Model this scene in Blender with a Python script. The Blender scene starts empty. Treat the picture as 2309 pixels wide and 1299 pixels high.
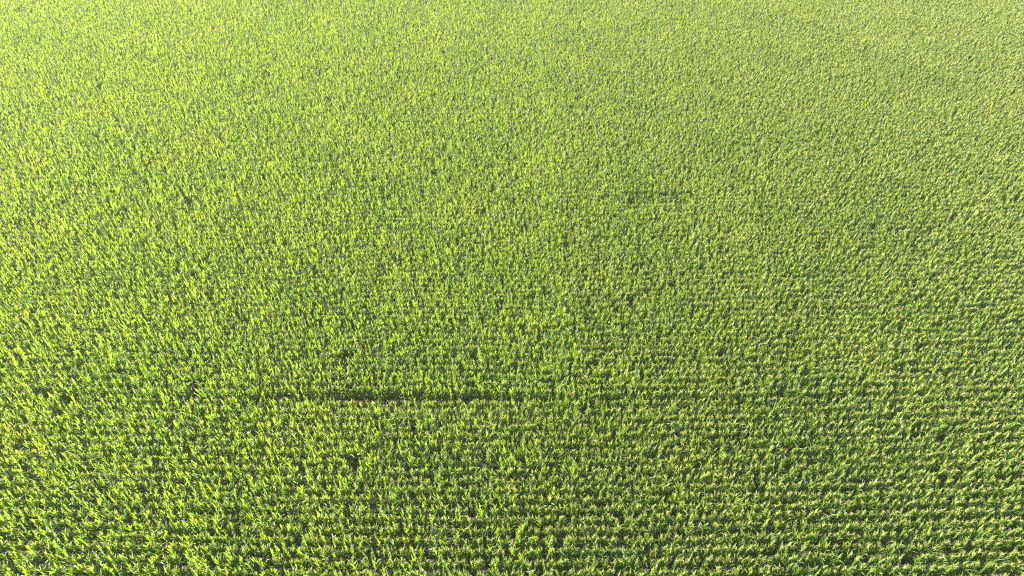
import bpy, math, random
import numpy as np

# ------------------------------------------------------------------ camera, sky, sun, exposure
sc = bpy.context.scene
col = sc.collection
R = math.radians

PITCH = 40.0            # degrees below the horizon
CAM_H = 43.0
cam_d = bpy.data.cameras.new("camera")
cam_d.sensor_width = 36.0
cam_d.lens = 24.0
cam_d.clip_start = 0.1
cam_d.clip_end = 6000.0
cam = bpy.data.objects.new("camera", cam_d)
cam.location = (0.0, 0.0, CAM_H)
cam.rotation_euler = (R(90.0 - PITCH), 0.0, 0.0)
col.objects.link(cam)
sc.camera = cam

SUN_EL, SUN_AZ = 32.0, -94.0     # azimuth clockwise from +Y (the way the camera looks); negative = to its left
world = bpy.data.worlds.new("World")
sc.world = world
world.use_nodes = True
wn = world.node_tree
wn.nodes.clear()
sky = wn.nodes.new("ShaderNodeTexSky")
sky.sky_type = 'NISHITA'
sky.sun_disc = False
sky.sun_elevation = R(SUN_EL)
sky.sun_rotation = R(SUN_AZ)
sky.dust_density = 1.5
bg = wn.nodes.new("ShaderNodeBackground")
bg.inputs["Strength"].default_value = 0.06
wo = wn.nodes.new("ShaderNodeOutputWorld")
wn.links.new(sky.outputs[0], bg.inputs[0])
wn.links.new(bg.outputs[0], wo.inputs[0])

sun_d = bpy.data.lights.new("sun", 'SUN')
sun_d.energy = 5.0
sun_d.angle = R(0.5)
sun_d.color = (1.0, 0.93, 0.80)
sun = bpy.data.objects.new("sun", sun_d)
sun.location = (-60, 20, 60)
sun.rotation_euler = (R(90.0 - SUN_EL), 0.0, R(180.0 - SUN_AZ))
col.objects.link(sun)

sc.view_settings.view_transform = 'Standard'
sc.view_settings.look = 'None'
sc.view_settings.gamma = 1.0
sc.view_settings.exposure = 2.75
sc.cycles.use_denoising = False
sc.cycles.max_bounces = 7
sc.cycles.diffuse_bounces = 4
sc.cycles.transmission_bounces = 4
sc.cycles.glossy_bounces = 2
sc.cycles.caustics_reflective = False
sc.cycles.caustics_refractive = False
sc.cycles.pixel_filter_type = 'BLACKMAN_HARRIS'
sc.cycles.filter_width = 1.2

# ------------------------------------------------------------------ materials
def nodes_of(name):
    m = bpy.data.materials.new(name)
    m.use_nodes = True
    nt = m.node_tree
    nt.nodes.clear()
    return m, nt, nt.nodes.new("ShaderNodeOutputMaterial")

def ramp(nt, src, stops):
    r = nt.nodes.new("ShaderNodeValToRGB")
    els = r.color_ramp.elements
    els[0].position, els[0].color = stops[0][0], (*stops[0][1], 1)
    els[1].position, els[1].color = stops[-1][0], (*stops[-1][1], 1)
    for p, c in stops[1:-1]:
        e = els.new(p)
        e.color = (*c, 1)
    nt.links.new(src, r.inputs[0])
    return r.outputs[0]

def mixc(nt, a, b, fac, mode='MIX'):
    n = nt.nodes.new("ShaderNodeMix")
    n.data_type = 'RGBA'
    n.blend_type = mode
    for sock, v in ((0, fac), (6, a), (7, b)):
        if hasattr(v, "is_output"):
            nt.links.new(v, n.inputs[sock])
        elif sock == 0:
            n.inputs[0].default_value = v
        else:
            n.inputs[sock].default_value = (*v, 1)
    return n.outputs[2]

def leaf_material():
    m, nt, out = nodes_of("corn_leaf")
    oi = nt.nodes.new("ShaderNodeObjectInfo")
    # broad patches of lusher and paler plants over the field, from where each plant stands
    nz = nt.nodes.new("ShaderNodeTexNoise")
    nz.inputs["Scale"].default_value = 0.11
    nz.inputs["Detail"].default_value = 4.0
    nt.links.new(oi.outputs["Location"], nz.inputs["Vector"])
    mx = nt.nodes.new("ShaderNodeMath")
    mx.operation = 'MULTIPLY_ADD'
    nt.links.new(oi.outputs["Random"], mx.inputs[0])
    mx.inputs[1].default_value = 0.55
    sub = nt.nodes.new("ShaderNodeMath")
    sub.operation = 'MULTIPLY_ADD'
    nt.links.new(nz.outputs[0], sub.inputs[0])
    sub.inputs[1].default_value = 1.3
    sub.inputs[2].default_value = -0.43
    nt.links.new(sub.outputs[0], mx.inputs[2])
    base = ramp(nt, mx.outputs[0], [(0.0, (0.060, 0.135, 0.024)), (0.5, (0.100, 0.180, 0.032)), (1.0, (0.150, 0.220, 0.046))])
    trans = ramp(nt, mx.outputs[0], [(0.0, (0.12, 0.34, 0.012)), (0.5, (0.21, 0.40, 0.012)), (1.0, (0.34, 0.45, 0.016))])
    tip = nt.nodes.new("ShaderNodeAttribute")
    tip.attribute_name = "tip"
    tf = nt.nodes.new("ShaderNodeMath")
    tf.operation = 'MULTIPLY'
    nt.links.new(tip.outputs["Fac"], tf.inputs[0])
    tf.inputs[1].default_value = 0.55
    base = mixc(nt, base, (0.24, 0.24, 0.070), tf.outputs[0])
    trans = mixc(nt, trans, (0.52, 0.46, 0.02), tf.outputs[0])
    bs = nt.nodes.new("ShaderNodeBsdfPrincipled")
    nt.links.new(base, bs.inputs["Base Color"])
    bs.inputs["Roughness"].default_value = 0.36
    bs.inputs["Specular IOR Level"].default_value = 0.5
    tr = nt.nodes.new("ShaderNodeBsdfTranslucent")
    nt.links.new(trans, tr.inputs["Color"])
    ms = nt.nodes.new("ShaderNodeMixShader")
    ms.inputs[0].default_value = 0.52
    nt.links.new(bs.outputs[0], ms.inputs[1])
    nt.links.new(tr.outputs[0], ms.inputs[2])
    nt.links.new(ms.outputs[0], out.inputs[0])
    return m

def tassel_material():
    m, nt, out = nodes_of("corn_tassel")
    oi = nt.nodes.new("ShaderNodeObjectInfo")
    c = ramp(nt, oi.outputs["Random"], [(0.0, (0.56, 0.34, 0.19)), (0.3, (0.62, 0.47, 0.23)), (0.7, (0.66, 0.56, 0.25)), (1.0, (0.52, 0.54, 0.20))])
    bs = nt.nodes.new("ShaderNodeBsdfPrincipled")
    nt.links.new(c, bs.inputs["Base Color"])
    bs.inputs["Roughness"].default_value = 0.7
    tr = nt.nodes.new("ShaderNodeBsdfTranslucent")
    nt.links.new(c, tr.inputs["Color"])
    ms = nt.nodes.new("ShaderNodeMixShader")
    ms.inputs[0].default_value = 0.3
    nt.links.new(bs.outputs[0], ms.inputs[1])
    nt.links.new(tr.outputs[0], ms.inputs[2])
    nt.links.new(ms.outputs[0], out.inputs[0])
    return m

def stalk_material():
    m, nt, out = nodes_of("corn_stalk")
    tc = nt.nodes.new("ShaderNodeTexCoord")
    nz = nt.nodes.new("ShaderNodeTexNoise")
    nz.inputs["Scale"].default_value = 6.0
    nt.links.new(tc.outputs["Object"], nz.inputs["Vector"])
    c = ramp(nt, nz.outputs[0], [(0.3, (0.10, 0.16, 0.035)), (0.7, (0.17, 0.20, 0.06))])
    bs = nt.nodes.new("ShaderNodeBsdfPrincipled")
    nt.links.new(c, bs.inputs["Base Color"])
    bs.inputs["Roughness"].default_value = 0.55
    nt.links.new(bs.outputs[0], out.inputs[0])
    return m

def soil_material():
    m, nt, out = nodes_of("soil")
    tc = nt.nodes.new("ShaderNodeTexCoord")
    nz = nt.nodes.new("ShaderNodeTexNoise")
    nz.inputs["Scale"].default_value = 3.0
    nz.inputs["Detail"].default_value = 8.0
    nt.links.new(tc.outputs["Object"], nz.inputs["Vector"])
    c = ramp(nt, nz.outputs[0], [(0.3, (0.016, 0.013, 0.008)), (0.7, (0.034, 0.027, 0.018))])
    bs = nt.nodes.new("ShaderNodeBsdfPrincipled")
    nt.links.new(c, bs.inputs["Base Color"])
    bs.inputs["Roughness"].default_value = 0.95
    bp = nt.nodes.new("ShaderNodeBump")
    bp.inputs["Distance"].default_value = 0.06
    nt.links.new(nz.outputs[0], bp.inputs["Height"])
    nt.links.new(bp.outputs[0], bs.inputs["Normal"])
    nt.links.new(bs.outputs[0], out.inputs[0])
    return m

M_LEAF, M_TASSEL, M_STALK, M_SOIL = leaf_material(), tassel_material(), stalk_material(), soil_material()

# ------------------------------------------------------------------ the ground
g = 3000.0
gm = bpy.data.meshes.new("ground")
gm.from_pydata([(-g, -g, 0), (g, -g, 0), (g, g, 0), (-g, g, 0)], [], [(0, 1, 2, 3)])
gm.materials.append(M_SOIL)
ground = bpy.data.objects.new("ground", gm)
ground["kind"] = "structure"
ground["label"] = "dark brown soil between the rows of corn"
col.objects.link(ground)

# ------------------------------------------------------------------ one corn plant
class Geo:
    def __init__(s):
        s.v, s.f, s.t, s.mi = [], [], [], []
    def add(s, verts, faces, tips, mi=0):
        n = len(s.v)
        s.v += verts
        s.t += tips
        s.f += [tuple(i + n for i in f) for f in faces]
        s.mi += [mi] * len(faces)
    def mesh(s, name, mats):
        me = bpy.data.meshes.new(name)
        me.from_pydata(s.v, [], s.f)
        for m in mats:
            me.materials.append(m)
        a = me.attributes.new("tip", 'FLOAT', 'POINT')
        a.data.foreach_set("value", np.array(s.t, dtype=np.float32))
        me.polygons.foreach_set("material_index", np.array(s.mi, dtype=np.int32))
        me.polygons.foreach_set("use_smooth", np.ones(len(s.f), dtype=bool))
        me.update()
        return me

def tube(geo, pts, r0, r1, sides, mi=0):
    n = len(pts)
    verts, faces = [], []
    for i, p in enumerate(pts):
        a = pts[max(i - 1, 0)]
        b = pts[min(i + 1, n - 1)]
        d = np.array(b) - np.array(a)
        d = d / (np.linalg.norm(d) + 1e-9)
        u = np.cross(d, (0.31, 0.95, 0.02))
        u /= np.linalg.norm(u) + 1e-9
        w = np.cross(d, u)
        r = r0 + (r1 - r0) * i / (n - 1)
        for k in range(sides):
            t = 2 * math.pi * k / sides
            verts.append(tuple(np.array(p) + r * (math.cos(t) * u + math.sin(t) * w)))
    for i in range(n - 1):
        for k in range(sides):
            a, b = i * sides + k, i * sides + (k + 1) % sides
            faces.append((a, b, b + sides, a + sides))
    geo.add(verts, faces, [0.0] * len(verts), mi)

def leaf(geo, rng, base, az, length, width, lean0, bend, brk, seg, fold):
    """a strip with a keeled midrib: rises at lean0 from the vertical, bends over by `bend`; past `brk` it flops over"""
    ca, sa = math.cos(az), math.sin(az)
    side = np.array((-sa, ca, 0.0))
    p = np.array(base, dtype=float)
    ang = lean0
    twist = rng.uniform(-0.5, 0.5)
    verts, tips, faces = [], [], []
    for i in range(seg + 1):
        t = i / seg
        d = np.array((math.sin(ang) * ca, math.sin(ang) * sa, math.cos(ang)))
        nrm = np.array((-math.cos(ang) * ca, -math.cos(ang) * sa, math.sin(ang)))
        w = width * 0.5 * min(1.0, 0.45 + 2.6 * t) * (1.0 - max(0.0, (t - 0.30) / 0.70) ** 1.6)
        tw = twist * t
        s2 = math.cos(tw) * side + math.sin(tw) * nrm
        n2 = -math.sin(tw) * side + math.cos(tw) * nrm
        up = fold * w
        wav = 0.010 * math.sin(7 * t * math.pi + az) * (1 - t)
        verts += [tuple(p - s2 * w + n2 * (up + wav)), tuple(p), tuple(p + s2 * w + n2 * (up - wav))]
        tips += [t * t, t * t * 0.8, t * t]
        step = length / seg
        p = p + d * step
        ang += bend * (0.35 + 1.3 * t) / seg
        if brk is not None and t <= brk < t + 1.0 / seg:
            ang += rng.uniform(1.0, 1.9)
        ang = min(ang, 2.9)
    for i in range(seg):
        a = i * 3
        faces += [(a, a + 1, a + 4, a + 3), (a + 1, a + 2, a + 5, a + 4)]
    geo.add(verts, faces, tips)

def corn_parts(seed):
    rng = random.Random(seed)
    stalk, fol, tas = Geo(), Geo(), Geo()
    H = rng.uniform(2.02, 2.16)
    lx, ly = rng.uniform(-0.05, 0.05), rng.uniform(-0.05, 0.05)
    at = lambda z: (lx * (z / H) ** 2, ly * (z / H) ** 2, z)
    tube(stalk, [at(H * t) for t in (0.0, 0.3, 0.6, 0.85, 1.0)], 0.016, 0.006, 5)
    plane = rng.uniform(0, math.pi)
    n = 13
    for i in range(n):
        t = i / (n - 1)
        z = 0.25 + (H - 0.32) * t
        az = plane + (i % 2) * math.pi + rng.uniform(-0.55, 0.55)
        top = max(0.0, (t - 0.55) / 0.45)
        length = rng.uniform(0.78, 0.98) * (1 - 0.22 * top) * (0.85 + 0.15 * min(1, t / 0.3))
        width = rng.uniform(0.095, 0.125) * (1 - 0.10 * top)
        lean0 = R(rng.uniform(4, 19) - 3 * top) + (0.30 * (0.55 - t) if t < 0.55 else 0.0)
        bend = R(rng.uniform(3, 40)) * (1 - 0.6 * top)
        brk = rng.uniform(0.45, 0.8) if rng.random() < 0.24 else None
        if t < 0.35:
            leaf(fol, rng, at(z), az, length, width, lean0, bend + 0.4, brk, 4, 0.1)
        else:
            leaf(fol, rng, at(z), az, length, width, lean0, bend, brk, 8, 0.42)
    tl = rng.uniform(0.26, 0.36)
    z0 = H - 0.02
    tube(tas, [at(z0), at(z0 + 0.10), at(z0 + 0.10 + tl)], 0.008, 0.005, 3)
    for k in range(rng.randint(5, 8)):
        a = rng.uniform(0, 2 * math.pi)
        L = rng.uniform(0.15, 0.25)
        zz = z0 + rng.uniform(0.06, 0.18)
        th = R(rng.uniform(10, 32))
        b = at(zz)
        pts = [b]
        for q in range(2):
            th2 = th + q * R(rng.uniform(5, 30))
            e = pts[-1]
            pts.append((e[0] + math.sin(th2) * math.cos(a) * L / 2, e[1] + math.sin(th2) * math.sin(a) * L / 2, e[2] + math.cos(th2) * L / 2))
        tube(tas, pts, 0.007, 0.004, 3)
    return stalk, fol, tas

N_VAR = 24
part_meshes, protos = [], []
for i in range(N_VAR):
    st, fo, ta = corn_parts(100 + i)
    part_meshes.append((st.mesh("stalk", [M_STALK]), fo.mesh("foliage", [M_LEAF]), ta.mesh("tassel", [M_TASSEL])))
    a = Geo()
    for mi, q in enumerate((st, fo, ta)):
        a.add(q.v, q.f, q.t, mi)
    protos.append(a.mesh("corn_plant_mesh", [M_STALK, M_LEAF, M_TASSEL]))

# ------------------------------------------------------------------ where the plants stand
rs = np.random.RandomState(7)
ROW, STEP = 0.76, 0.185
GAP_Y = 34.7
tan_h = 18.0 / 24.0

def noise1(x, seed, scale):
    r = np.random.RandomState(seed)
    tab = r.uniform(-1, 1, 4096)
    u = x / scale + 700.0
    i = np.floor(u).astype(int)
    f = u - i
    f = f * f * (3 - 2 * f)
    return tab[i % 4096] * (1 - f) + tab[(i + 1) % 4096] * f

rows = []
y = GAP_Y
while y > 12.0:
    rows.append((y, 0))
    y -= ROW
rows.reverse()
y = GAP_Y + ROW
behind = True
while y < 150.0:
    rows.append((y, 1))
    y += ROW

P, ROWID = [], []
sp, cp = math.sin(R(PITCH)), math.cos(R(PITCH))
for ri, (yr, far) in enumerate(rows):
    depth = yr * cp + (CAM_H - 1.0) * sp
    half = depth * tan_h * 1.06 + 7.0
    n = int(2 * half / STEP)
    x = -half + STEP * (np.arange(n) + rs.uniform(-0.28, 0.28, n))
    yy = yr + 0.00055 * x * x + rs.normal(0, 0.025, n) + 0.045 * noise1(x, 900 + ri, 2.5) + 0.10 * noise1(x, 31, 17.0)
    if far:     # the wider space where two passes of the planter meet
        yy += 0.16 + 0.80 * np.clip(1 - np.abs(x + 8.5) / 13.0, 0, 1) ** 0.5 + 0.12 * noise1(x, 77, 3.0)
    keep = rs.uniform(0, 1, n) > 0.045
    # short runs where nothing came up
    gaps = noise1(x, 3000 + ri, 0.55)
    keep &= gaps < 0.90
    P.append(np.stack([x[keep], yy[keep]], 1))
    ROWID.append(np.full(int(keep.sum()), ri))
P = np.concatenate(P)
ROWID = np.concatenate(ROWID)

def pix(px, py):
    """the place in the canopy that a point of the photograph (2309 wide) shows"""
    u, v = (px - 1154.5) / 1539.3, (py - 649.5) / 1539.3
    z = (CAM_H - 2.0) / (sp + v * cp)
    return u * z, z * (cp - v * sp)

# bare spots and thin places seen in the crop: (pixel x, pixel y, half width, half depth in metres)
HOLES = [(437, 884, 0.45, 0.6), (150, 900, 0.6, 0.5), (672, 1228, 0.35, 0.5), (425, 1275, 0.3, 0.7), (2045, 1258, 0.5, 0.6),
         (1900, 1272, 0.25, 0.5), (290, 1180, 0.35, 0.6), (530, 1118, 0.3, 0.5), (1247, 905, 0.3, 0.6), (1708, 935, 0.2, 0.9),
         (895, 1160, 0.3, 0.5), (1068, 1165, 0.3, 0.6), (1280, 1185, 0.25, 0.6), (980, 395, 0.4, 0.8), (1652, 430, 0.4, 1.2),
         (1330, 1110, 0.4, 0.5), (1505, 1130, 0.3, 0.5), (1115, 1050, 0.25, 0.8), (425, 460, 0.3, 0.8)]
keep = np.ones(len(P), bool)
for hx, hy, hw, hd in HOLES:
    cx, cy = pix(hx, hy)
    keep &= ~((np.abs(P[:, 0] - cx) < hw * 0.8) & (np.abs(P[:, 1] - cy - 0.2) < hd * 0.8))
# the dark, stunted patch beyond the middle of the field
cx, cy = pix(1482, 452)
u, w = P[:, 0] - cx, P[:, 1] - cy
patch = (np.abs(u) < 3.3) & (w > -0.9 + 0.25 * u * (u < 0)) & (w < 0.9) | (np.abs(u + 2.6) < 0.7) & (np.abs(w + 0.7) < 1.6)
P, ROWID, patch = P[keep], ROWID[keep], patch[keep]
n = len(P)
var = rs.randint(0, N_VAR, n)
rotz = rs.uniform(0, 2 * math.pi, n)
tilt = rs.normal(0, R(2.6), (n, 2))
hs = 1.0 + rs.normal(0, 0.035, n) + 0.03 * noise1(P[:, 0] + 0.6 * P[:, 1], 5, 6.0)
hs[patch] *= rs.uniform(0.70, 0.90, int(patch.sum()))
ws = hs * rs.uniform(0.92, 1.1, n)

# ------------------------------------------------------------------ the plants that show largest, one object each
def project(x, y, z):
    dz = CAM_H - z
    depth = y * cp + dz * sp
    return 1154.5 + 1539.3 * x / depth, 649.5 + 1539.3 * (dz * cp - y * sp) / depth

topx, topy = project(P[:, 0], P[:, 1], 2.3 * hs)
near = np.where((topx > 25) & (topx < 2284) & (topy > 1215) & (topy < 1272))[0]
PICK = near[np.argsort(-hs[near])[:300]]              # in the rows nearest the camera the tallest plants stand clear of the rest
picked = np.zeros(n, bool)
picked[PICK] = True

def tassel_look(i):
    lean = math.degrees(math.hypot(tilt[i, 0], tilt[i, 1]))
    size = "very tall" if hs[i] > 1.07 else "tall" if hs[i] > 1.03 else "fairly tall"
    pose = "upright" if lean < 2.5 else "slightly leaning" if lean < 4.8 else "clearly leaning"
    return size, pose

along = ["at the sunlit yellow-green end", "near the yellow-green end", "a quarter from the yellow-green end",
         "a third from the yellow-green end", "just short of halfway", "just past halfway",
         "a third from the pale end", "a quarter from the pale end", "near the pale end", "at the pale straw-tipped end"]
front_rows = sorted(set(int(r) for r in ROWID[PICK]))
for i in PICK:
    size, pose = tassel_look(i)
    place = along[min(9, int(topx[i] / 2309.0 * 10))]
    k = front_rows.index(int(ROWID[i]))
    rname = ["first", "second", "third", "fourth", "fifth", "sixth", "seventh"][min(k, 6)]
    root = bpy.data.objects.new("corn_plant", None)
    root.empty_display_size = 0.2
    root.location = (float(P[i, 0]), float(P[i, 1]), 0.0)
    root.rotation_euler = (float(tilt[i, 0]), float(tilt[i, 1]), float(rotz[i]))
    root.scale = (float(ws[i]), float(ws[i]), float(hs[i]))
    root["label"] = "%s %s corn plant %s in the %s row" % (size, pose, place, rname)
    root["category"] = "corn plant"
    root["group"] = "tall corn plants in the rows along the bottom edge"
    col.objects.link(root)
    for pname, pmesh in zip(("stalk", "foliage", "tassel"), part_meshes[int(var[i])]):
        o = bpy.data.objects.new(pname, pmesh)
        o.parent = root
        col.objects.link(o)

# ------------------------------------------------------------------ the rest of the crop, one object
rest = np.where(~picked)[0]
me = bpy.data.meshes.new("corn_crop")
me.vertices.add(len(rest))
pos = np.zeros((len(rest), 3), np.float32)
pos[:, :2] = P[rest]
me.vertices.foreach_set("co", pos.ravel())
at = me.attributes.new("turn", 'FLOAT_VECTOR', 'POINT')
at.data.foreach_set("vector", np.stack([tilt[rest, 0], tilt[rest, 1], rotz[rest]], 1).astype(np.float32).ravel())
at = me.attributes.new("size", 'FLOAT_VECTOR', 'POINT')
at.data.foreach_set("vector", np.stack([ws[rest], ws[rest], hs[rest]], 1).astype(np.float32).ravel())
at = me.attributes.new("sort", 'INT', 'POINT')
at.data.foreach_set("value", var[rest].astype(np.int32))
at = me.attributes.new("plant_id", 'INT', 'POINT')
at.data.foreach_set("value", rest.astype(np.int32))
me.update()
crop = bpy.data.objects.new("corn_crop", me)
crop["kind"] = "stuff"
crop["label"] = "dense rows of ripening green corn filling the whole field"
col.objects.link(crop)

lib = bpy.data.collections.new("corn_sorts")          # never linked to the scene: only the shapes to repeat
for i, pm in enumerate(protos):
    lib.objects.link(bpy.data.objects.new("corn_sort_%02d" % i, pm))

ng = bpy.data.node_groups.new("corn_rows", 'GeometryNodeTree')
ng.interface.new_socket("Geometry", in_out='INPUT', socket_type='NodeSocketGeometry')
ng.interface.new_socket("Geometry", in_out='OUTPUT', socket_type='NodeSocketGeometry')
gi, go = ng.nodes.new("NodeGroupInput"), ng.nodes.new("NodeGroupOutput")
ci = ng.nodes.new("GeometryNodeCollectionInfo")
ci.inputs["Collection"].default_value = lib
ci.inputs["Separate Children"].default_value = True
ci.inputs["Reset Children"].default_value = True
ip = ng.nodes.new("GeometryNodeInstanceOnPoints")
ip.inputs["Pick Instance"].default_value = True
def named(name, typ):
    nd = ng.nodes.new("GeometryNodeInputNamedAttribute")
    nd.data_type = typ
    nd.inputs["Name"].default_value = name
    return nd.outputs[0]
e2r = ng.nodes.new("FunctionNodeEulerToRotation")
L = ng.links.new
L(gi.outputs[0], ip.inputs["Points"])
L(ci.outputs[0], ip.inputs["Instance"])
L(named("sort", 'INT'), ip.inputs["Instance Index"])
L(named("turn", 'FLOAT_VECTOR'), e2r.inputs[0])
L(e2r.outputs[0], ip.inputs["Rotation"])
L(named("size", 'FLOAT_VECTOR'), ip.inputs["Scale"])
L(ip.outputs[0], go.inputs[0])
md = crop.modifiers.new("rows", 'NODES')
md.node_group = ng

# ------------------------------------------------------------------ thin summer haze over the field
HZ = 0.00022
x0, x1, y0, y1, z0, z1 = -260.0, 260.0, -60.0, 330.0, -1.0, CAM_H + 3.0
hv = [(x, y, z) for z in (z0, z1) for y in (y0, y1) for x in (x0, x1)]
hm = bpy.data.meshes.new("haze")
hm.from_pydata(hv, [], [(0, 2, 3, 1), (4, 5, 7, 6), (0, 1, 5, 4), (2, 6, 7, 3), (0, 4, 6, 2), (1, 3, 7, 5)])
m, nt, out = nodes_of("haze")
pv = nt.nodes.new("ShaderNodeVolumePrincipled")
pv.inputs["Color"].default_value = (0.95, 0.95, 0.90, 1)
pv.inputs["Density"].default_value = HZ
pv.inputs["Anisotropy"].default_value = 0.3
nt.links.new(pv.outputs[0], out.inputs["Volume"])
hm.materials.append(m)
hz = bpy.data.objects.new("haze", hm)
hz["kind"] = "stuff"
hz["label"] = "thin pale haze in the air over the field"
col.objects.link(hz)
print("plants:", n)
